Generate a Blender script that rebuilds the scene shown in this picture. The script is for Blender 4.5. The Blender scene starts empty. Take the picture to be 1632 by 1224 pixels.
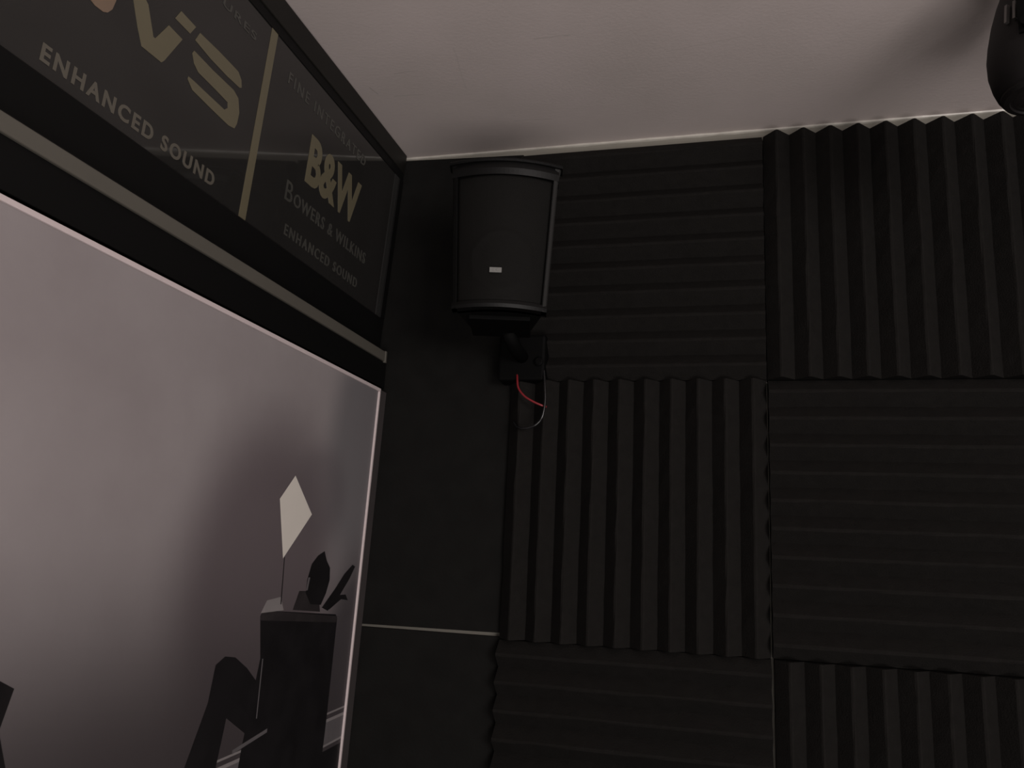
import bpy, bmesh, math, random
from mathutils import Vector, Matrix
from mathutils.geometry import tessellate_polygon
random.seed(7)
S = bpy.context.scene
COL = S.collection

# ---------------------------------------------------------------- camera
cam_d = bpy.data.cameras.new('camera'); cam = bpy.data.objects.new('camera', cam_d); COL.objects.link(cam)
cam_d.sensor_fit = 'HORIZONTAL'; cam_d.sensor_width = 36.0
cam_d.lens = 1302.6 / 1632.0 * 36.0
cam_d.clip_start = 0.02
RX = Vector((0.96769, 0.24781, 0.04646)); UP = Vector((0.00706, -0.21084, 0.97749)); FW = Vector((-0.25203, 0.94559, 0.20578))
m = Matrix((RX, UP, -FW)).transposed().to_4x4(); m.translation = Vector((0.6953, -1.5926, 1.5271))
cam.matrix_world = m
S.camera = cam

# ---------------------------------------------------------------- light
w = bpy.data.worlds.new('world'); S.world = w; w.use_nodes = True
w.node_tree.nodes['Background'].inputs[0].default_value = (0.9, 0.85, 0.85, 1)
w.node_tree.nodes['Background'].inputs[1].default_value = 0.02
def area(name, loc, target, sx, sy, power, col):
    l = bpy.data.lights.new(name, 'AREA'); l.shape = 'RECTANGLE'; l.size = sx; l.size_y = sy; l.energy = power; l.color = col
    o = bpy.data.objects.new(name, l); COL.objects.link(o); o.location = loc
    o.rotation_euler = (Vector(target) - Vector(loc)).to_track_quat('-Z', 'Y').to_euler()
    return o
area('assumed_key_light', (2.45, -3.10, 1.75), (0.5, -0.2, 1.75), 1.3, 0.9, 41.0, (1.0, 0.93, 0.90))  # added light, assumed high and right behind the camera, no window here
area('ceiling_fill', (1.40, -2.85, 0.3), (0.9, -1.8, 2.4), 1.7, 1.3, 29.0, (1.0, 0.925, 0.89))  # added fill aimed upward to brighten the ceiling, no lamp fixture here
vs = S.view_settings; vs.view_transform = 'Standard'; vs.look = 'None'; vs.gamma = 1; vs.use_curve_mapping = False; vs.exposure = 0.0
S.cycles.use_denoising = True

# ---------------------------------------------------------------- materials
def lin(r, g, b):
    return tuple(((c / 255) / 12.92 if c / 255 <= .04045 else ((c / 255 + .055) / 1.055) ** 2.4) for c in (r, g, b)) + (1,)
def mat(name, col, rough=0.6, metal=0.0, spec=0.5, noise=0.0, nscale=20.0, bump=0.0, bscale=200.0, coat=0.0):
    mt = bpy.data.materials.new(name); mt.use_nodes = True
    nt = mt.node_tree; b = nt.nodes['Principled BSDF']
    c = tuple(col)[:3] + (1,)
    b.inputs['Base Color'].default_value = c
    b.inputs['Roughness'].default_value = rough; b.inputs['Metallic'].default_value = metal
    b.inputs['Specular IOR Level'].default_value = spec
    b.inputs['Coat Weight'].default_value = coat
    tc = nt.nodes.new('ShaderNodeTexCoord')
    if noise:
        n = nt.nodes.new('ShaderNodeTexNoise'); n.inputs['Scale'].default_value = nscale; n.inputs['Detail'].default_value = 4
        nt.links.new(tc.outputs['Object'], n.inputs['Vector'])
        mx = nt.nodes.new('ShaderNodeMix'); mx.data_type = 'RGBA'
        mx.inputs[6].default_value = tuple(x * (1 - noise) for x in c[:3]) + (1,)
        mx.inputs[7].default_value = tuple(min(1, x * (1 + noise)) for x in c[:3]) + (1,)
        nt.links.new(n.outputs['Fac'], mx.inputs[0]); nt.links.new(mx.outputs[2], b.inputs['Base Color'])
    if bump:
        n = nt.nodes.new('ShaderNodeTexNoise'); n.inputs['Scale'].default_value = bscale; n.inputs['Detail'].default_value = 3
        nt.links.new(tc.outputs['Object'], n.inputs['Vector'])
        bp = nt.nodes.new('ShaderNodeBump'); bp.inputs['Strength'].default_value = bump; bp.inputs['Distance'].default_value = 0.002
        nt.links.new(n.outputs['Fac'], bp.inputs['Height']); nt.links.new(bp.outputs[0], b.inputs['Normal'])
    return mt

M = {}
M['foam'] = mat('black_foam', (0.0122, 0.0113, 0.0105), 0.95, spec=0.10, noise=0.25, nscale=60, bump=0.5, bscale=350)
M['felt'] = mat('black_felt_board', (0.0085, 0.0083, 0.0077), 0.9, spec=0.15, noise=0.35, nscale=25, bump=0.3)
M['wall'] = mat('pale_wall_paint', (0.26, 0.245, 0.21), 0.6, noise=0.12, nscale=9, bump=0.2)
M['dark_wall'] = mat('dark_wall_paint', (0.05, 0.046, 0.044), 0.8, noise=0.2, nscale=4)
M['black_wall'] = mat('black_wall_paint', (0.006, 0.0065, 0.006), 0.7, spec=0.3, noise=0.3, nscale=12)
M['floor'] = mat('dark_carpet', (0.035, 0.03, 0.028), 0.95, noise=0.3, nscale=120, bump=0.6)
M['bead'] = mat('white_gloss_bead', (0.62, 0.59, 0.53), 0.3, noise=0.25, nscale=30)
M['frame_black'] = mat('satin_black_frame', (0.0095, 0.0090, 0.0075), 0.5, spec=0.3, noise=0.2, nscale=15)
M['frame_lip'] = mat('inner_black_lip', (0.004, 0.004, 0.004), 0.6, spec=0.2)
M['glass_edge'] = mat('polished_glass_edge', (0.034, 0.034, 0.033), 0.25)
M['sign_glass'] = mat('back_painted_sign_glass', (0.0235, 0.0225, 0.0215), 0.045, spec=0.62, noise=0.25, nscale=6)
M['gold'] = mat('beige_gold_print', (0.150, 0.132, 0.086), 0.25, noise=0.10, nscale=12)
M['gold_warm'] = mat('warm_gold_print', (0.22, 0.155, 0.11), 0.25, noise=0.10, nscale=12)
M['silver'] = mat('silver_grey_print', (0.118, 0.107, 0.088), 0.25, noise=0.1, nscale=20)
M['faint'] = mat('faint_grey_print', (0.064, 0.063, 0.056), 0.25, noise=0.2, nscale=20)
M['trunking'] = mat('beige_plastic_trunking', (0.118, 0.110, 0.093), 0.5, noise=0.10, nscale=8)
M['bead_frame'] = mat('white_poster_bead', (0.74, 0.64, 0.64), 0.35, noise=0.06, nscale=8)
M['stile'] = mat('grey_frame_stile', (0.060, 0.052, 0.052), 0.6, noise=0.15, nscale=8)
M['spk'] = mat('black_speaker_plastic', (0.0030, 0.0030, 0.0029), 0.6, spec=0.2, bump=0.3, bscale=400)
M['spk_edge_lit'] = mat('speaker_edge_painted_lit', (0.019, 0.019, 0.0185), 0.5, spec=0.5)
M['grille'] = mat('black_metal_grille', (0.0048, 0.0045, 0.0039), 0.7, spec=0.2, bump=0.5, bscale=900)
M['cone'] = mat('black_cone', (0.0022, 0.0022, 0.0022), 0.5, spec=0.3)
M['badge'] = mat('silver_badge', (0.22, 0.22, 0.21), 0.35, metal=0.0)
M['bracket'] = mat('black_bracket_steel', (0.002, 0.002, 0.002), 0.7, spec=0.1)
M['red'] = mat('red_cable_rubber', (0.24, 0.018, 0.024), 0.35)
M['cableblack'] = mat('glossy_black_cable', (0.012, 0.012, 0.013), 0.22, spec=0.8)
M['lamp'] = mat('black_lamp_housing', (0.0085, 0.0072, 0.0072), 0.6, spec=0.3, noise=0.3, nscale=30)
M['steel'] = mat('brushed_steel', (0.16, 0.15, 0.145), 0.35, metal=0.3)
M['lens'] = mat('dark_lens', (0.02, 0.018, 0.018), 0.12, spec=0.6)

def ceiling_mat():
    mt = bpy.data.materials.new('grey_ceiling_paint'); mt.use_nodes = True; nt = mt.node_tree; b = nt.nodes['Principled BSDF']
    N = nt.nodes.new; L = nt.links.new
    tc = N('ShaderNodeTexCoord')
    n1 = N('ShaderNodeTexNoise'); n1.inputs['Scale'].default_value = 3.2; n1.inputs['Detail'].default_value = 5
    L(tc.outputs['Object'], n1.inputs['Vector'])
    cr = N('ShaderNodeValToRGB'); e = cr.color_ramp.elements
    e[0].position = .30; e[0].color = (0.70, 0.625, 0.595, 1); e[1].position = .72; e[1].color = (0.82, 0.725, 0.705, 1)
    L(n1.outputs['Fac'], cr.inputs[0])
    # fine roller texture
    n2 = N('ShaderNodeTexNoise'); n2.inputs['Scale'].default_value = 160; n2.inputs['Detail'].default_value = 2
    L(tc.outputs['Object'], n2.inputs['Vector'])
    bp = N('ShaderNodeBump'); bp.inputs['Strength'].default_value = .25; bp.inputs['Distance'].default_value = .001
    L(n2.outputs['Fac'], bp.inputs['Height']); L(bp.outputs[0], b.inputs['Normal'])
    # hair-thin pale scratches in the paint
    last = cr.outputs[0]
    sep = N('ShaderNodeSeparateXYZ'); L(tc.outputs['Object'], sep.inputs[0])
    wob = N('ShaderNodeTexNoise'); wob.inputs['Scale'].default_value = 30; L(tc.outputs['Object'], wob.inputs['Vector'])
    for (xa, ya, xb, yb, wd, st) in ((.034, -.288, .042, -.262, .0014, .9), (.100, -.321, .148, -.324, .0010, .8), (.38, -.377, .445, -.376, .0010, .8),
                                     (.236, -.38, .218, -.25, .0016, .22), (.07, -.25, .13, -.246, .0009, .7), (.28, -.12, .36, -.115, .001, .6), (.60, -.30, .74, -.32, .001, .4)):
        a = Vector((xa, ya, 0)); d = Vector((xb, yb, 0)) - a; ln = d.length; d.normalize()
        def mth(op, i, j, k=None):
            q = N('ShaderNodeMath'); q.operation = op
            for s, v in enumerate((i, j, k)):
                if v is None: continue
                if isinstance(v, (int, float)): q.inputs[s].default_value = v
                else: L(v, q.inputs[s])
            return q.outputs[0]
        px = mth('SUBTRACT', sep.outputs[0], a.x); py = mth('SUBTRACT', sep.outputs[1], a.y)
        al = mth('ADD', mth('MULTIPLY', px, d.x), mth('MULTIPLY', py, d.y))
        ac = mth('ADD', mth('MULTIPLY', px, -d.y), mth('MULTIPLY', py, d.x))
        ac = mth('ABSOLUTE', mth('ADD', ac, mth('MULTIPLY', mth('SUBTRACT', wob.outputs['Fac'], .5), .006)), 0)
        f = mth('MULTIPLY', mth('LESS_THAN', ac, wd), mth('LESS_THAN', mth('ABSOLUTE', mth('SUBTRACT', al, ln / 2), 0), ln / 2))
        mx = N('ShaderNodeMix'); mx.data_type = 'RGBA'; mx.inputs[7].default_value = (.6, .55, .52, 1)
        L(mth('MULTIPLY', f, st), mx.inputs[0]); L(last, mx.inputs[6]); last = mx.outputs[2]
    L(last, b.inputs['Base Color']); b.inputs['Roughness'].default_value = .55; b.inputs['Specular IOR Level'].default_value = .35
    return mt
M['ceiling'] = ceiling_mat()

def print_mat():
    """the poster's printed studio backdrop: soft grey wall with violet patches, darkened low and right as light falloff"""
    mt = bpy.data.materials.new('printed_grey_backdrop'); mt.use_nodes = True; nt = mt.node_tree; b = nt.nodes['Principled BSDF']
    N = nt.nodes.new; L = nt.links.new
    tc = N('ShaderNodeTexCoord')
    n1 = N('ShaderNodeTexNoise'); n1.inputs['Scale'].default_value = 3.0; n1.inputs['Detail'].default_value = 6; n1.inputs['Roughness'].default_value = .6
    L(tc.outputs['Object'], n1.inputs['Vector'])
    cr = N('ShaderNodeValToRGB'); e = cr.color_ramp.elements
    e[0].position = .3; e[0].color = (0.315, 0.280, 0.285, 1); e[1].position = .72; e[1].color = (0.385, 0.350, 0.355, 1)
    L(n1.outputs['Fac'], cr.inputs[0])
    last = cr.outputs[0]
    # printed patches, low and right ones also paint in light falloff: (y, z, ry, rz, colour, strength)
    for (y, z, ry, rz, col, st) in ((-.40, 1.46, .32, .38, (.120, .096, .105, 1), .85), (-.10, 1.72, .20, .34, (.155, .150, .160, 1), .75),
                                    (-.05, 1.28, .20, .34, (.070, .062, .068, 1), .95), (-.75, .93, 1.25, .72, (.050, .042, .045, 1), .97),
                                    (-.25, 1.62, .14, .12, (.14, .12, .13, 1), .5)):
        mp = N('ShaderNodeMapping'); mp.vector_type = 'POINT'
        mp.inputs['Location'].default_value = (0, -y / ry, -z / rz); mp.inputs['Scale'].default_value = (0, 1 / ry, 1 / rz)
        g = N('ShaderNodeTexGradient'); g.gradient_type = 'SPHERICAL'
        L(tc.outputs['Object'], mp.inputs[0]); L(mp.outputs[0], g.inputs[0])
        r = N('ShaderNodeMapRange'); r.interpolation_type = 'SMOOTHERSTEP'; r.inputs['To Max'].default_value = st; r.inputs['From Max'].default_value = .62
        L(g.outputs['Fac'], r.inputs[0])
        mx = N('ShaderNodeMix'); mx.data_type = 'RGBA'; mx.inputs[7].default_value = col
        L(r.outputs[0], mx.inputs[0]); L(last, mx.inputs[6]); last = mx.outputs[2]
    L(last, b.inputs['Base Color']); b.inputs['Roughness'].default_value = .5; b.inputs['Specular IOR Level'].default_value = .3
    return mt
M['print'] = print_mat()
M['p_black'] = mat('printed_black', (0.012, 0.011, 0.012), 0.5, spec=0.25, noise=0.5, nscale=22)
M['p_black2'] = mat('printed_dark_grey', (0.030, 0.026, 0.027), 0.5, spec=0.25, noise=0.5, nscale=30)
M['p_pale'] = mat('printed_cream', (0.84, 0.79, 0.72), 0.5, spec=0.25, noise=0.05, nscale=12)
M['p_grey'] = mat('printed_light_grey', (0.26, 0.24, 0.24), 0.5, spec=0.25, noise=0.15, nscale=30)
M['p_mid'] = mat('printed_mid_grey', (0.13, 0.12, 0.125), 0.5, spec=0.25, noise=0.15, nscale=30)

# ---------------------------------------------------------------- mesh helpers
def obj(name, bm, mats, parent=None, loc=(0, 0, 0), smooth=False, bevel=0.0, segs=2):
    bmesh.ops.recalc_face_normals(bm, faces=bm.faces[:]) if not getattr(bm, 'keep', False) else None
    me = bpy.data.meshes.new(name)
    if Vector(loc).length: bmesh.ops.translate(bm, verts=bm.verts[:], vec=-Vector(loc))
    bm.to_mesh(me); bm.free()
    for mt in (mats if isinstance(mats, (list, tuple)) else [mats]): me.materials.append(mt)
    if smooth:
        for p in me.polygons: p.use_smooth = True
    o = bpy.data.objects.new(name, me); COL.objects.link(o)
    if parent is None: o.location = loc
    else: o.parent = parent
    if bevel:
        b = o.modifiers.new('bevel', 'BEVEL'); b.width = bevel; b.segments = segs; b.limit_method = 'ANGLE'
    return o
def thing(name, loc, label, cat, group=None):
    o = bpy.data.objects.new(name, None); COL.objects.link(o); o.location = loc; o.empty_display_size = .05
    return tag(o, label, cat, group)
def tag(o, label, cat, group=None):
    o['label'] = label; o['category'] = cat
    if group: o['group'] = group
    return o
def struct(o): o['kind'] = 'structure'; return o
def box(bm, a, b, mi=0):
    xs = (min(a[0], b[0]), max(a[0], b[0])); ys = (min(a[1], b[1]), max(a[1], b[1])); zs = (min(a[2], b[2]), max(a[2], b[2]))
    v = [bm.verts.new((x, y, z)) for x in xs for y in ys for z in zs]
    for f in ((0, 1, 3, 2), (4, 6, 7, 5), (0, 4, 5, 1), (2, 3, 7, 6), (0, 2, 6, 4), (1, 5, 7, 3)):
        fc = bm.faces.new([v[i] for i in f]); fc.material_index = mi
    return v
def prism(bm, pts, off, mi=0):
    """closed outline pts (Vectors) pushed along off"""
    a = [bm.verts.new(p) for p in pts]; b = [bm.verts.new(Vector(p) + Vector(off)) for p in pts]; n = len(a)
    fs = [bm.faces.new(a), bm.faces.new(b[::-1])] + [bm.faces.new((a[i], b[i], b[(i + 1) % n], a[(i + 1) % n])) for i in range(n)]
    for f in fs: f.material_index = mi
def tube(bm, pts, r, n=10):
    pts = [Vector(p) for p in pts]; rings = []; prev = None
    for i, p in enumerate(pts):
        t = (pts[min(i + 1, len(pts) - 1)] - pts[max(i - 1, 0)]).normalized()
        if prev is None: prev = t.orthogonal().normalized()
        u = (prev - t * prev.dot(t)).normalized(); prev = u; v = t.cross(u)
        rr = r[i] if isinstance(r, (list, tuple)) else r
        rings.append([bm.verts.new(p + (u * math.cos(2 * math.pi * k / n) + v * math.sin(2 * math.pi * k / n)) * rr) for k in range(n)])
    for a, b in zip(rings, rings[1:]):
        for k in range(n): bm.faces.new((a[k], a[(k + 1) % n], b[(k + 1) % n], b[k]))
    bm.faces.new(rings[0][::-1]); bm.faces.new(rings[-1])
def spline(ctrl, n=8):
    P = [Vector(c) for c in ctrl]; P = [P[0] * 2 - P[1]] + P + [P[-1] * 2 - P[-2]]; out = []
    for i in range(1, len(P) - 2):
        for k in range(n):
            t = k / n
            out.append(.5 * ((2 * P[i]) + (P[i + 1] - P[i - 1]) * t + (2 * P[i - 1] - 5 * P[i] + 4 * P[i + 1] - P[i + 2]) * t * t + (3 * P[i] - P[i - 1] - 3 * P[i + 1] + P[i + 2]) * t ** 3))
    out.append(P[-2]); return out
def lathe(bm, prof, c, n=48, mi=0, axis=None):
    R = axis.to_track_quat('Z', 'Y').to_matrix() if axis else Matrix.Identity(3)
    rings = [[bm.verts.new(Vector(c) + R @ Vector((r * math.cos(2 * math.pi * k / n), r * math.sin(2 * math.pi * k / n), z))) for k in range(n)] for r, z in prof]
    for a, b in zip(rings, rings[1:]):
        for k in range(n): bm.faces.new((a[k], a[(k + 1) % n], b[(k + 1) % n], b[k])).material_index = mi
    bm.faces.new(rings[0][::-1]).material_index = mi; bm.faces.new(rings[-1]).material_index = mi

# ---------------------------------------------------------------- room shell
H = 2.4; XL = -0.05; XR = 3.1; YR = -3.6
def room():
    b = bmesh.new(); box(b, (XL - .1, YR - .1, -.1), (XR + .1, .1, 0)); struct(obj('floor', b, M['floor']))
    b = bmesh.new(); box(b, (XL - .1, YR - .1, H), (XR + .1, .1, H + .1)); struct(obj('ceiling', b, M['ceiling']))
    b = bmesh.new(); box(b, (XL, 0, 0), (XR, .1, H)); struct(obj('wall_back', b, M['wall']))
    b = bmesh.new(); box(b, (XL - .1, YR, 0), (XL, .1, H)); struct(obj('wall_left', b, M['black_wall']))
    b = bmesh.new(); box(b, (XR, YR, 0), (XR + .1, .1, H)); struct(obj('wall_right', b, M['dark_wall']))
    b = bmesh.new()                                                    # unseen rear wall; open doorway added to let light in
    box(b, (XL - .1, YR - .1, 0), (1.7, YR, H)); box(b, (2.6, YR - .1, 0), (XR + .1, YR, H)); box(b, (1.7, YR - .1, 2.05), (2.6, YR, H))
    struct(obj('wall_rear', b, M['dark_wall']))
    b = bmesh.new()
    box(b, (1.64, YR - .1, 0), (1.70, YR + .015, 2.11)); box(b, (2.6, YR - .1, 0), (2.66, YR + .015, 2.11)); box(b, (1.7, YR - .1, 2.05), (2.6, YR + .015, 2.11))
    struct(obj('trim_3', b, M['frame_black'], bevel=.003))  # casing of the added, unseen doorway
    # thin white bead of caulk where ceiling meets the walls
    def bead(name, a, c, inward, n=90, r0=.0045):
        bm = bmesh.new(); a = Vector(a); c = Vector(c); prev = None
        for i in range(n + 1):
            t = i / n; p = a.lerp(c, t); r = r0 * (.75 + .5 * random.random())
            ring = [bm.verts.new(p), bm.verts.new(p + inward * r)]
            ring.append(bm.verts.new(p + inward * r * .72 + Vector((0, 0, -r * .72)))); ring.append(bm.verts.new(p + Vector((0, 0, -r))))
            if prev:
                for k in range(4): bm.faces.new((prev[k], prev[(k + 1) % 4], ring[(k + 1) % 4], ring[k]))
            else: bm.faces.new(ring)
            prev = ring
        bm.faces.new(prev[::-1])
        return struct(obj(name, bm, M['bead']))
    bead('trim_1', (XL, 0, H), (XR, 0, H), Vector((0, -1, 0)))
    bead('trim_2', (XL, 0, H), (XL, YR, H), Vector((1, 0, 0)))
room()

# ---------------------------------------------------------------- acoustic foam
def foam(name, x0, z0, vertical, label, wdt=.494, hgt=.498, n=10):
    """square wedge foam tile: flat base with n triangular ridges"""
    bm = bmesh.new(); base, pk = .024, .050
    ln, wd = (hgt, wdt) if vertical else (wdt, hgt)
    st = wd / n; pr = []
    for i in range(n):
        a = i * st
        pr += [(a, base), (a + st * .44, pk - .0012), (a + st * .5, pk), (a + st * .56, pk - .0012)]
    pr.append((wd, base))
    segs = 12; rows = []
    for s in range(segs + 1):
        t = ln * s / segs; row = []
        for (u, d) in pr:
            j = random.uniform(-.0006, .0006) if 0 < s < segs else 0
            row.append(bm.verts.new((u + j, -d + j, t) if vertical else (t, -d + j, u + j)))
        rows.append(row)
    for a, b in zip(rows, rows[1:]):
        for k in range(len(pr) - 1): bm.faces.new((a[k], a[k + 1], b[k + 1], b[k]))
    for row in (rows[0], rows[-1]):                                    # end caps down to the wall
        bk = [bm.verts.new((v.co.x, -.0005, v.co.z)) for v in (row[0], row[-1])]
        bm.faces.new(row + [bk[1], bk[0]])
    bm.verts.ensure_lookup_table()
    for k in (0, -1):                                                  # long sides
        col = [r[k] for r in rows]
        b0 = bm.verts.new((col[0].co.x, -.0005, col[0].co.z)); b1 = bm.verts.new((col[-1].co.x, -.0005, col[-1].co.z))
        bm.faces.new(col + [b1, b0])
    o = obj('acoustic_foam_tile', bm, M['foam'])
    o.location = (x0, 0, z0)
    tag(o, label, 'foam tile', 'wedge foam tiles on the back wall')
    return o
T0 = 2.371
foam('', .2765, T0 - .498, False, 'black foam tile with horizontal ridges, directly right of the speaker under the ceiling')
foam('', .2765, T0 - .998, True, 'black foam tile with vertical ridges, under the speaker and its cables')
foam('', .2765, T0 - 1.498, False, 'black foam tile with horizontal ridges, at the bottom right of the thin pale seam')
foam('', .7725, T0 - .498, True, 'black foam tile whose vertical ridges make a zigzag edge against the ceiling', wdt=.496)
foam('', .7735, T0 - .998, False, 'black foam tile with horizontal ridges, below the zigzag-topped tile', wdt=.496)
foam('', .7760, T0 - 1.498, True, 'black foam tile with vertical ridges, in the lower right corner of the photo', wdt=.494)

foam('', 1.2705, T0 - .498, False, 'black foam tile with horizontal ridges, right of the zigzag-topped tile behind the spotlight')
foam('', 1.2715, T0 - .998, True, 'black foam tile with vertical ridges, farthest right in the middle row')
foam('', 1.2725, T0 - 1.498, False, 'black foam tile with horizontal ridges, farthest right in the bottom row')

# flat boards filling the strip beside the corner
def board(pts, label):
    bm = bmesh.new(); prism(bm, [Vector((x, -.0005, z)) for x, z in pts], (0, -.0115, 0))
    tag(obj('acoustic_board', bm, M['felt'], bevel=.0015), label, 'wall board', 'flat black boards in the corner')
board([(-.048, 1.3800), (.2762, 1.3815), (.2762, 2.3805), (-.048, 2.3905)], 'flat black board behind the speaker, above the thin pale seam in the corner')
board([(-.048, .874), (.2762, .874), (.2762, 1.3745), (-.048, 1.3750)], 'flat black board in the corner below the thin pale seam')

# ---------------------------------------------------------------- framed sign
TS = math.radians(3.5); SO = Vector((-.022, 0, 2.0)); SN = Vector((math.cos(TS), 0, -math.sin(TS)))
def sp(y, v, d=0.0): return SO + Vector((v * math.sin(TS), y, v * math.cos(TS))) + SN * d
SY0, SY1 = -1.75, -.0165
sign = thing('framed_sign', (XL, -.9, 2.16), 'long black-framed glossy sign with gold lettering, tilted forward under the ceiling above the poster', 'sign')
def sobj(name, bm, mt, **k): 
    bmesh.ops.translate(bm, verts=bm.verts[:], vec=-Vector((XL, -.9, 2.16)))
    return obj(name, bm, mt, parent=sign, **k)
def sbar(y0, y1, v0, v1, d0, d1):
    bm = bmesh.new(); prism(bm, [sp(y0, v0, d0), sp(y1, v0, d0), sp(y1, v1, d0), sp(y0, v1, d0)], SN * (d1 - d0)); return bm
GT, GB, GY = .336, .014, -.057
sobj('glass_panel', sbar(SY0 + .03, GY, GB, GT, -.006, 0), M['sign_glass'])
sobj('top_rail', sbar(SY0, SY1, GT + .017, .3985, -.02, .0035), M['frame_black'], bevel=.002)
sobj('inner_lip', sbar(SY0, SY1, GT, GT + .017, -.02, .0015), M['frame_lip'])
sobj('bottom_rail', sbar(SY0, SY1, -.058, GB, -.02, .0035), M['frame_lip'], bevel=.002)
sobj('end_stile', sbar(-.037, SY1, GB, GT, -.02, .0035), M['frame_lip'], bevel=.001)
o = sobj('end_stile', sbar(SY0, SY0 + .03, GB, GT, -.02, .0035), M['frame_lip'], bevel=.001)
o = sobj('glass_edge', sbar(GY, -.037, GB, GT, -.006, .001), M['glass_edge']); o['label'] = 'thin grey polished glass edge beside the corner'
LD = .0006
def spoly(name, polys, mt):
    """flat printed letter shapes, .6 mm thick, tessellated so that notches stay open"""
    bm = bmesh.new()
    for pl in polys:
        n = len(pl); lo = [bm.verts.new(sp(y, v, .0001)) for y, v in pl]; hi = [bm.verts.new(sp(y, v, .0001 + LD)) for y, v in pl]
        for t in tessellate_polygon([[Vector((y, v, 0)) for y, v in pl]]):
            bm.faces.new([hi[k] for k in t]); bm.faces.new([lo[k] for k in reversed(t)])
        for k in range(n): bm.faces.new((lo[k], lo[(k + 1) % n], hi[(k + 1) % n], hi[k]))
    return sobj(name, bm, mt)
spoly('divider_bar', [[(-.5715, GB), (-.5535, GB), (-.5535, GT), (-.5715, GT)]], M['gold'])
P2 = [(-.865, .2019), (-.8513, .1794), (-.8361, .1524), (-.8233, .1339), (-.7862, .1356), (-.7819, .141), (-.7576, .1885), (-.7863, .1898), (-.8044, .1584), (-.808, .1576), (-.8271, .1905), (-.8324, .1934), (-.851, .2228), (-.879, .2228)]
P3 = [(-.7699, .2226), (-.7781, .2061), (-.7458, .2055), (-.7373, .2214)]
P4 = [(-.7273, .2192), (-.6829, .2203), (-.6485, .2198), (-.6328, .2191), (-.6227, .2116), (-.6189, .2012), (-.6235, .1984), (-.6554, .1975), (-.6967, .1991), (-.734, .2036)]
P5 = [(-.7318, .1888), (-.6873, .1868), (-.6357, .1871), (-.6219, .1817), (-.6138, .1627), (-.6145, .1442), (-.6184, .1343), (-.6325, .1313), (-.6772, .1331), (-.7203, .1357), (-.7334, .1447), (-.7331, .1488), (-.7203, .1492), (-.6843, .1484), (-.6483, .148), (-.6414, .1549), (-.6435, .1622), (-.675, .1642), (-.7157, .1657), (-.7269, .1721), (-.7342, .1836)]
P1 = [(-.965, .2228), (-.9379, .1475), (-.9113, .1351), (-.9038, .1332), (-.8909, .1343), (-.8846, .1379), (-.879, .1462), (-.8690, .1996), (-.8820, .2228)]
lg = spoly('logo_lettering', [P2, P3, P4, P5], M['gold']); lg['label'] = 'large beige-gold angular logo letters'
lg = spoly('logo_lettering', [P1], M['gold_warm']); lg['label'] = 'warm tan logo letter cut off by the frame edge'

def text(body, mt, y0, y1, v0, v1, label, bold=0.0, spacing=1.0, wordsp=1.0, shear_fix=0.0, parent_fn=None):
    cu = bpy.data.curves.new('lettering', 'FONT'); cu.body = body; cu.space_character = spacing; cu.space_word = wordsp; cu.offset = bold; cu.resolution_u = 4; cu.fill_mode = 'FRONT'
    ob = bpy.data.objects.new('lettering_tmp', cu); COL.objects.link(ob)
    dg = bpy.context.evaluated_depsgraph_get(); dg.update()
    me = bpy.data.meshes.new_from_object(ob.evaluated_get(dg))
    bpy.data.objects.remove(ob); bpy.data.curves.remove(cu)
    bm = bmesh.new(); bm.from_mesh(me); bpy.data.meshes.remove(me)
    for f in bm.faces: f.material_index = 0; f.smooth = False
    xs = [v.co.x for v in bm.verts]; ys = [v.co.y for v in bm.verts]; x0, x1, yy0, yy1 = min(xs), max(xs), min(ys), max(ys)
    r = bmesh.ops.extrude_face_region(bm, geom=bm.faces[:])
    for v in [g for g in r['geom'] if isinstance(g, bmesh.types.BMVert)]: v.co.z += 1
    for v in bm.verts:
        up = v.co.z > .5
        u = (v.co.x - x0) / (x1 - x0); q = (v.co.y - yy0) / (yy1 - yy0)
        v.co = sp(y0 + (y1 - y0) * u, v0 + (v1 - v0) * q, .0001 + (LD if up else 0))
    o = sobj('lettering', bm, mt); o['label'] = label
    return o
text('ENHANCED SOUND', M['silver'], -.9574, -.6412, .0283, .0497, 'silver-grey ENHANCED SOUND line under the large logo', bold=.03, spacing=1.27)
text('FEATURES', M['faint'], -.785, -.606, .2880, .3010, 'faint grey FEATURES line at the top edge', bold=.012, spacing=1.2)
text('B&W', M['gold'], -.4075, -.2004, .1500, .2400, 'bold beige B&W lettering', bold=.035, spacing=1.02)
text('B', M['faint'], -.4590, -.4360, .0945, .1290, 'tall faint grey initial B')
text('OWERS & WILKINS', M['faint'], -.4300, -.140, .0955, .1190, 'faint grey OWERS & WILKINS capitals', bold=.012, spacing=1.2)
text('ENHANCED SOUND', M['faint'], -.4433, -.160, .0375, .0570, 'faint grey ENHANCED SOUND line at the bottom of the right-hand field', bold=.015, spacing=1.3)
text('FINE INTEGRATED', M['faint'], -.5048, -.200, .2800, .3010, 'faint grey heading line at the top of the right-hand field', bold=.01, spacing=1.3)

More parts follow.
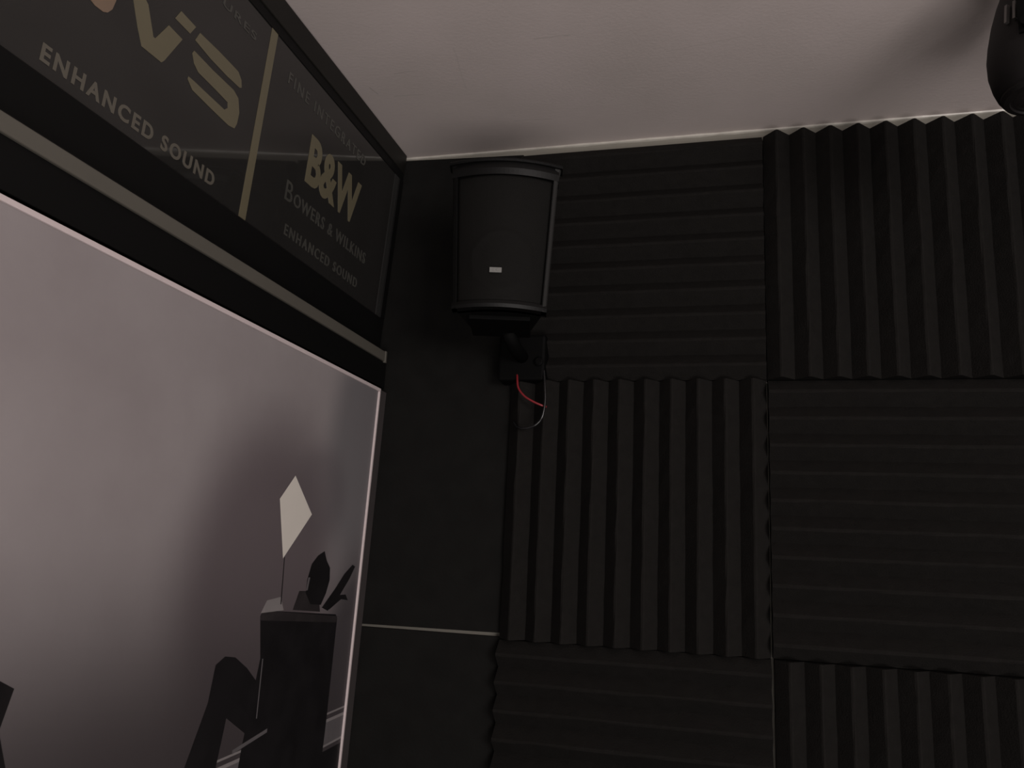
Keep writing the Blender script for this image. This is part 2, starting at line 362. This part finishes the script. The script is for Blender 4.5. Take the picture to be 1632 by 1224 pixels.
# ---------------------------------------------------------------- beige trunking strip
def trunk():
    t = thing('cable_trunking', (XL, -.9, 1.927), 'narrow beige strip of cable trunking running between the sign and the poster', 'cable trunking')
    L0 = Vector((XL, -.9, 1.927))
    bm = bmesh.new(); prism(bm, [Vector((x, SY0, z)) for x, z in ((-.0045, 1.9172), (-.0015, 1.9174), (-.0005, 1.9182), (-.0005, 1.9370), (-.0015, 1.9382), (-.0045, 1.9385))], (0, 1.714, 0))
    bmesh.ops.translate(bm, verts=bm.verts[:], vec=-L0); obj('channel', bm, M['trunking'], parent=t)
    bm = bmesh.new(); box(bm, (-.0045, -.0355, 1.9145), (.0012, -.0285, 1.9395)); bmesh.ops.translate(bm, verts=bm.verts[:], vec=-L0)
    o = obj('end_cap', bm, M['trunking'], parent=t, bevel=.001); o['label'] = 'square end cap next to the corner'
trunk()
bm = bmesh.new(); box(bm, (XL + .0005, SY0, 1.862), (-.0046, SY1, 1.9415))
tag(obj('fascia_board', bm, M['frame_lip'], bevel=.001), 'black fascia board carrying the beige strip, directly above the poster', 'board')

# ---------------------------------------------------------------- poster
PK = .027; PZ = 1.8555; PB = .98; PO = Vector((0, -.8, 1.4)); PN = Vector((1, 0, -PK)).normalized()
def pp(y, z, d=0.0): return Vector(((z - 1.855) * PK, y, z)) + PN * d
poster = thing('framed_poster', PO, 'large framed grey poster with a pale kite-shaped lantern, hung on the left wall', 'poster')
def pobj(name, bm, mt, **k):
    bmesh.ops.translate(bm, verts=bm.verts[:], vec=-PO); return obj(name, bm, mt, parent=poster, **k)
def pbar(y0, y1, z0, z1, d0, d1):
    bm = bmesh.new(); prism(bm, [pp(y0, z0, d0), pp(y1, z0, d0), pp(y1, z1, d0), pp(y0, z1, d0)], PN * (d1 - d0)); return bm
PY0, PY1 = -1.75, -.0145
pobj('backing_board', pbar(PY0, PY1, PB, PZ - .0005, -.012, -.003), M['p_black'])
pobj('frame_bead', pbar(PY0, -.0465, PZ - .0068, PZ, -.003, .002), M['bead_frame'], bevel=.001)['label'] = 'thin white bead along the top of the print'
pobj('frame_bead', pbar(-.0525, -.0465, PB, PZ - .0068, -.003, .002), M['bead_frame'], bevel=.001)['label'] = 'thin white bead down the side of the print'
pobj('side_stile', pbar(-.0465, PY1, PB, PZ - .002, -.003, .0005), M['stile'], bevel=.001)['label'] = 'dark grey side stile next to the corner'
def poster_print():
    bm = bmesh.new(); y1 = -.0525; z1 = PZ - .0068
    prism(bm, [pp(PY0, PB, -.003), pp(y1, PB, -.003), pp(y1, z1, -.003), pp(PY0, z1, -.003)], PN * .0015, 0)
    lay = [0]
    def shp(pts, mi):
        lay[0] += 1
        d = -.0015 + .00002 * lay[0]
        f = bm.faces.new([bm.verts.new(pp(y, z, d)) for y, z in pts]); f.material_index = mi
        f.normal_update()
        if f.normal.dot(PN) < 0: f.normal_flip()
    # skirting lines of the pictured room
    def line(a, b, w_, mi): shp([(a[0], a[1] - w_ / 2), (b[0], b[1] - w_ / 2), (b[0], b[1] + w_ / 2), (a[0], a[1] + w_ / 2)], mi)
    shp([(PY0, .985), (y1, .985), (y1, 1.164), (PY0, 1.10)], 1)
    shp([(-.62, 1.155), (y1, 1.172), (y1, 1.215), (-.62, 1.205)], 4)
    line((-.62, 1.2125), (y1, 1.2290), .0035, 3); line((-.62, 1.2010), (y1, 1.2165), .0055, 3); line((-.62, 1.1500), (y1, 1.1735), .004, 3)
    # low slanted lounger board (plain dark shapes)
    shp([(-.5441, 1.2254), (-.60, 1.10), (-.49, 1.10), (-.4679, 1.2088), (-.4574, 1.2745), (-.4038, 1.2448), (-.36, 1.215), (-.345, 1.28), (-.3642, 1.3012), (-.4188, 1.3406), (-.455, 1.360), (-.4823, 1.3640), (-.5036, 1.3544), (-.5100, 1.3036)], 1)
    # tall plain cabinet
    shp([(-.40, 1.4160), (-.395, 1.4250), (-.135, 1.4050), (-.1270, 1.3976), (-.1250, 1.2133), (-.1300, 1.06), (-.42, 1.06), (-.405, 1.225), (-.3839, 1.3508)], 1)
    shp([(-.395, 1.425), (-.400, 1.4100), (-.128, 1.3900), (-.128, 1.4010)], 2)
    shp([(-.378, 1.350), (-.374, 1.260), (-.371, 1.260), (-.375, 1.350)], 4)
    line((-.43, 1.222), (-.335, 1.236), .006, 4)
    # small vase with plain leaves
    shp([(-.30, 1.421), (-.285, 1.452), (-.215, 1.449), (-.20, 1.413)], 2)
    shp([(-.400, 1.421), (-.386, 1.440), (-.345, 1.444), (-.330, 1.422)], 3)
    shp([(-.262, 1.448), (-.262, 1.470), (-.252, 1.497), (-.232, 1.512), (-.2091, 1.5200), (-.196, 1.503), (-.180, 1.490), (-.176, 1.468), (-.185, 1.445), (-.20, 1.425), (-.240, 1.428)], 1)
    shp([(-.195, 1.420), (-.150, 1.4520), (-.118, 1.4785), (-.086, 1.4960), (-.073, 1.4926), (-.092, 1.4700), (-.130, 1.4370), (-.170, 1.4130)], 1)
    shp([(-.170, 1.425), (-.130, 1.440), (-.102, 1.440), (-.090, 1.4290), (-.120, 1.4320), (-.165, 1.415)], 1)
    shp([(-.262, 1.452), (-.256, 1.452), (-.252, 1.474), (-.259, 1.474)], 4)
    # floating pale kite shape on its stem
    shp([(-.3500, 1.508), (-.3475, 1.508), (-.340, 1.432), (-.343, 1.432)], 1)
    shp([(-.3463, 1.6429), (-.3871, 1.6007), (-.3533, 1.5058), (-.2734, 1.5822)], 5)
    # dark upright block at the far side
    shp([(-.93, 1.384), (-.8794, 1.3804), (-.8585, 1.3698), (-.868, 1.330), (-.8512, 1.2923), (-.862, 1.06), (-.93, 1.06)], 1)
    # bm.to_mesh keeps the layers' facing
    me = bpy.data.meshes.new('print'); bm.to_mesh(me); bm.free()
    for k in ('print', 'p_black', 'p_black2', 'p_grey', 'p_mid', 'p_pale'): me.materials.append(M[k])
    o = bpy.data.objects.new('print', me); COL.objects.link(o); o.parent = poster
    o.matrix_parent_inverse = Matrix.Translation(-PO)                  # mesh kept in room coordinates
    o['label'] = 'grey studio print with pale kite-shaped lantern'
poster_print()

# ---------------------------------------------------------------- wall speaker
SC = Vector((.297, -.2, 2.075)); YAW = math.radians(13)
RZ = Matrix.Rotation(YAW, 3, 'Z')
spk = thing('wall_speaker', (.30, -.02, 1.93), 'black bow-fronted loudspeaker with a small silver badge, bracketed high in the corner', 'speaker')
SL = Vector((.30, -.02, 1.93))
def kobj(name, bm, mt, parent=None, **k):
    for v in bm.verts: v.co = RZ @ v.co + SC - SL
    return obj(name, bm, mt, parent=parent or spk, **k)
# local frame: x right, -y front, z up; front edge plane at y = -.085
ZT, ZB = .140, -.132
def hw(z): t = (z - ZB) / (ZT - ZB); return .0825 + .0135 * t
def bow(x, w_, s=.024): return s * (1 - (x / w_) ** 2)
def shell(bm, z0, z1, inset, yf, yb, s=.024, back=.62, nz=8, nx=16, crown=0.0):
    """bow-fronted, rear-tapered body between z0 and z1"""
    rings = []
    for i in range(nz + 1):
        z = z0 + (z1 - z0) * i / nz; w_ = hw(z) - inset
        ring = [(-w_ + 2 * w_ * k / nx) for k in range(nx + 1)]
        pts = [Vector((x, yf - bow(x, w_, s), z + crown * bow(x, w_, 1) * (1 if i == nz else 0))) for x in ring] + [Vector((w_ * back, yb, z)), Vector((-w_ * back, yb, z))]
        rings.append([bm.verts.new(p) for p in pts])
    n = len(rings[0])
    for a, b in zip(rings, rings[1:]):
        for k in range(n): bm.faces.new((a[k], a[(k + 1) % n], b[(k + 1) % n], b[k]))
    bm.faces.new(rings[0][::-1]); bm.faces.new(rings[-1])
bm = bmesh.new(); shell(bm, ZB, ZT, .004, -.070, .085); kobj('cabinet', bm, M['spk'], bevel=.004)
# projecting front surround: two side bezels, top visor, bottom bar
def bezel(sg):
    bm = bmesh.new(); pr = None
    for i in range(17):
        z = ZB + (ZT - .002 - ZB) * i / 16; w_ = hw(z); t = i / 16
        flare = .004 * max(0, (t - .85) / .15) ** 2
        x1 = sg * (w_ + flare); x0 = sg * (w_ - .009)
        ring = [bm.verts.new(p) for p in ((x0, -.066, z), (x0, -.0855, z), (x0 + sg * .002, -.0880, z), (x1 - sg * .002, -.0845, z), (x1, -.0815, z), (x1 - sg * .001, -.064, z))]
        if pr:
            for k in range(6): bm.faces.new((pr[k], pr[(k + 1) % 6], ring[(k + 1) % 6], ring[k]))
        else: bm.faces.new(ring)
        pr = ring
    bm.faces.new(pr[::-1]); return bm
kobj('side_bezel', bezel(1), M['spk_edge_lit'])['label'] = 'bezel on the right edge, coloured dark grey as if lit'  # lighter colour than the left bezel, painting in light from the right
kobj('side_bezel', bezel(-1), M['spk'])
def arcbar(z0, z1, yf, s, over=0.0):
    bm = bmesh.new(); pr = None
    for k in range(25):
        w_ = hw(z1) + over; x = -w_ + 2 * w_ * k / 24; y = yf - bow(x, w_, s)
        ring = [bm.verts.new(p) for p in ((x, y, z0), (x, y - .002, (z0 + z1) / 2), (x, y, z1), (x, y + .03, z1), (x, y + .03, z0))]
        if pr:
            for j in range(5): bm.faces.new((pr[j], pr[(j + 1) % 5], ring[(j + 1) % 5], ring[j]))
        else: bm.faces.new(ring)
        pr = ring
    bm.faces.new(pr[::-1]); return bm
kobj('top_visor', arcbar(ZT - .004, ZT + .002, -.088, .026, .006), M['spk'])
kobj('top_band', arcbar(ZT - .027, ZT - .004, -.084, .025), M['cone'])
kobj('bottom_bar', arcbar(ZB, ZB + .012, -.083, .024), M['cone'])
def grille():
    bm = bmesh.new(); nx, nz = 40, 56; g = []
    for i in range(nz + 1):
        z = ZB + .013 + (ZT - .026 - ZB - .013) * i / nz; w_ = hw(z) - .0098; r = []
        for k in range(nx + 1):
            x = -w_ + 2 * w_ * k / nx
            d = math.hypot(x, z + .045)                                # woofer dome pressed into the mesh, horn above
            y = -.080 - bow(x, w_, .024) - .0010 * math.exp(-((d - .052) / .006) ** 2)
            r.append(bm.verts.new((x, y, z)))
        g.append(r)
    for a, b in zip(g, g[1:]):
        for k in range(nx): bm.faces.new((a[k], a[k + 1], b[k + 1], b[k]))
    gb = [[bm.verts.new(v.co + Vector((0, .0015, 0))) for v in r] for r in g]
    for a, b in zip(gb, gb[1:]):
        for k in range(nx): bm.faces.new((a[k + 1], a[k], b[k], b[k + 1]))
    for a, b in ((g[0], gb[0]), (gb[-1], g[-1])):
        for k in range(nx): bm.faces.new((a[k + 1], a[k], b[k], b[k + 1]))
    for k in (0, -1):
        for i in range(nz): bm.faces.new((g[i][k], g[i + 1][k], gb[i + 1][k], gb[i][k]))
    return bm
gr = kobj('grille', grille(), M['grille'], smooth=True)
bm = bmesh.new(); box(bm, (-.0105, -.1052, -.0045), (.0105, -.1085, .0045))
for q in (-.006, .001): box(bm, (q, -.1084, -.002), (q + .005, -.1092, .002))
for v in bm.verts: v.co += Vector((-.008, 0, -.066))
bd = kobj('badge', bm, M['badge'], bevel=.0006); bd['label'] = 'small silver badge low on the grille'
# bracket: wall plate, arm and cradle under the cabinet
bm = bmesh.new(); box(bm, (.255, -.060, 1.868), (.352, -.002, 1.962)); bmesh.ops.translate(bm, verts=bm.verts[:], vec=-SL)
br = obj('bracket', bm, M['bracket'], parent=spk, bevel=.006)
bm = bmesh.new(); tube(bm, [Vector((.305, -.05, 1.915)) - SL, Vector((.303, -.11, 1.920)) - SL, Vector((.302, -.165, 1.940)) - SL], .013, 16); obj('bracket_arm', bm, M['bracket'], parent=br, smooth=True)
bm = bmesh.new(); box(bm, (-.055, -.055, ZB - .008), (.055, .06, ZB + .001)); kobj('cradle', bm, M['bracket'], parent=br, bevel=.002)
bm = bmesh.new(); lathe(bm, [(.0, 0), (.007, 0), (.009, .002), (.009, .006), (.006, .008), (.0, .008)][1:-1], Vector((.3405, -.0605, 1.905)) - SL, 20, axis=Vector((0, -1, 0))); obj('bolt', bm, M['bracket'], parent=br)

# cables
def cable(name, ctrl, r, mt, label):
    bm = bmesh.new(); tube(bm, spline(ctrl, 10), r, 10); o = obj(name, bm, mt, smooth=True, loc=ctrl[0])
    return tag(o, label, 'cable', 'speaker cables')
cable('speaker_cable', [(.296, -.058, 1.880), (.2990, -.066, 1.866), (.303, -.070, 1.850), (.316, -.072, 1.834), (.334, -.070, 1.823), (.350, -.066, 1.8165), (.358, -.060, 1.8145)], .0021, M['red'], 'short red cable curving out from under the speaker bracket')
cable('speaker_cable', [(.349, -.055, 1.890), (.3540, -.064, 1.860), (.357, -.068, 1.825), (.3535, -.070, 1.795), (.344, -.070, 1.780), (.330, -.069, 1.7725), (.314, -.066, 1.7710), (.300, -.056, 1.776), (.290, -.046, 1.786)], .0024, M['cableblack'], 'glossy black cable looping below the red one under the speaker')

# ---------------------------------------------------------------- hanging spotlight
LC = Vector((1.117, -.45, 2.232))
lamp = thing('ceiling_spotlight', (1.117, -.45, H), 'black barrel-shaped spotlight hanging from the ceiling at the right edge', 'spotlight')
def lobj(name, bm, mt, parent=None, **k):
    bmesh.ops.translate(bm, verts=bm.verts[:], vec=Vector((0, 0, LC.z - H))); return obj(name, bm, mt, parent=parent or lamp, **k)
bm = bmesh.new()
lathe(bm, [(.020, .118), (.034, .112), (.042, .096), (.048, .080), (.056, .052), (.0620, .022), (.0645, .002), (.0640, -.020), (.0600, -.040), (.0550, -.054), (.0500, -.058)], (0, 0, 0), 64)
lobj('housing', bm, M['lamp'], smooth=True)
bm = bmesh.new(); lathe(bm, [(.0480, -.052), (.0515, -.055), (.0515, -.060), (.0480, -.065), (.0410, -.066), (.0400, -.063)], (0, 0, 0), 64); rim = lobj('lens_rim', bm, M['lamp'])
bm = bmesh.new(); lathe(bm, [(.040, -.061), (.036, -.0635), (.02, -.0655), (.004, -.066)], (0, 0, 0), 48); lobj('lens', bm, M['lens'], parent=rim, smooth=True)
for k in range(3):                                                     # cooling fins on the side facing the room
    a = math.radians(-143 + k * 10); bm = bmesh.new()
    c, s = math.cos(a), math.sin(a); t = Vector((-s, c, 0)) * .0017; r0 = .054; 
    prism(bm, [Vector((c * r0, s * r0, .028)) - t, Vector((c * (r0 + .0125), s * (r0 + .0125), .028)) - t, Vector((c * (r0 + .0085), s * (r0 + .0085), .056)) - t, Vector((c * (r0 - .004), s * (r0 - .004), .056)) - t], t * 2)
    lobj('cooling_fin', bm, M['steel'])
bm = bmesh.new()
yo = [Vector((-.0745, 0, -.004)), Vector((-.0745, 0, .125)), Vector((-.06, 0, .140)), Vector((.06, 0, .140)), Vector((.0745, 0, .125)), Vector((.0745, 0, -.004))]
Ry = Matrix.Rotation(math.radians(62), 3, 'Z')
for a, b in zip(yo, yo[1:]):
    d = (b - a).normalized(); nrm = Vector((-d.z, 0, d.x)) * .002; wv = Vector((0, .011, 0))
    prism(bm, [Ry @ (a - nrm - wv), Ry @ (a - nrm + wv), Ry @ (a + nrm + wv), Ry @ (a + nrm - wv)], Ry @ (b - a))
for sg in (-1, 1):
    p = Ry @ Vector((sg * .0625, 0, .006)); q = Ry @ Vector((sg * .088, 0, .006)); tube(bm, [p, q], .007, 16)
lobj('yoke', bm, M['bracket'])
bm = bmesh.new(); tube(bm, [(0, 0, .139), (0, 0, H - LC.z - .012)], .007, 14); lathe(bm, [(.03, H - LC.z - .014), (.036, H - LC.z - .010), (.036, H - LC.z)], (0, 0, 0), 40)
lobj('ceiling_mount', bm, M['bracket'])
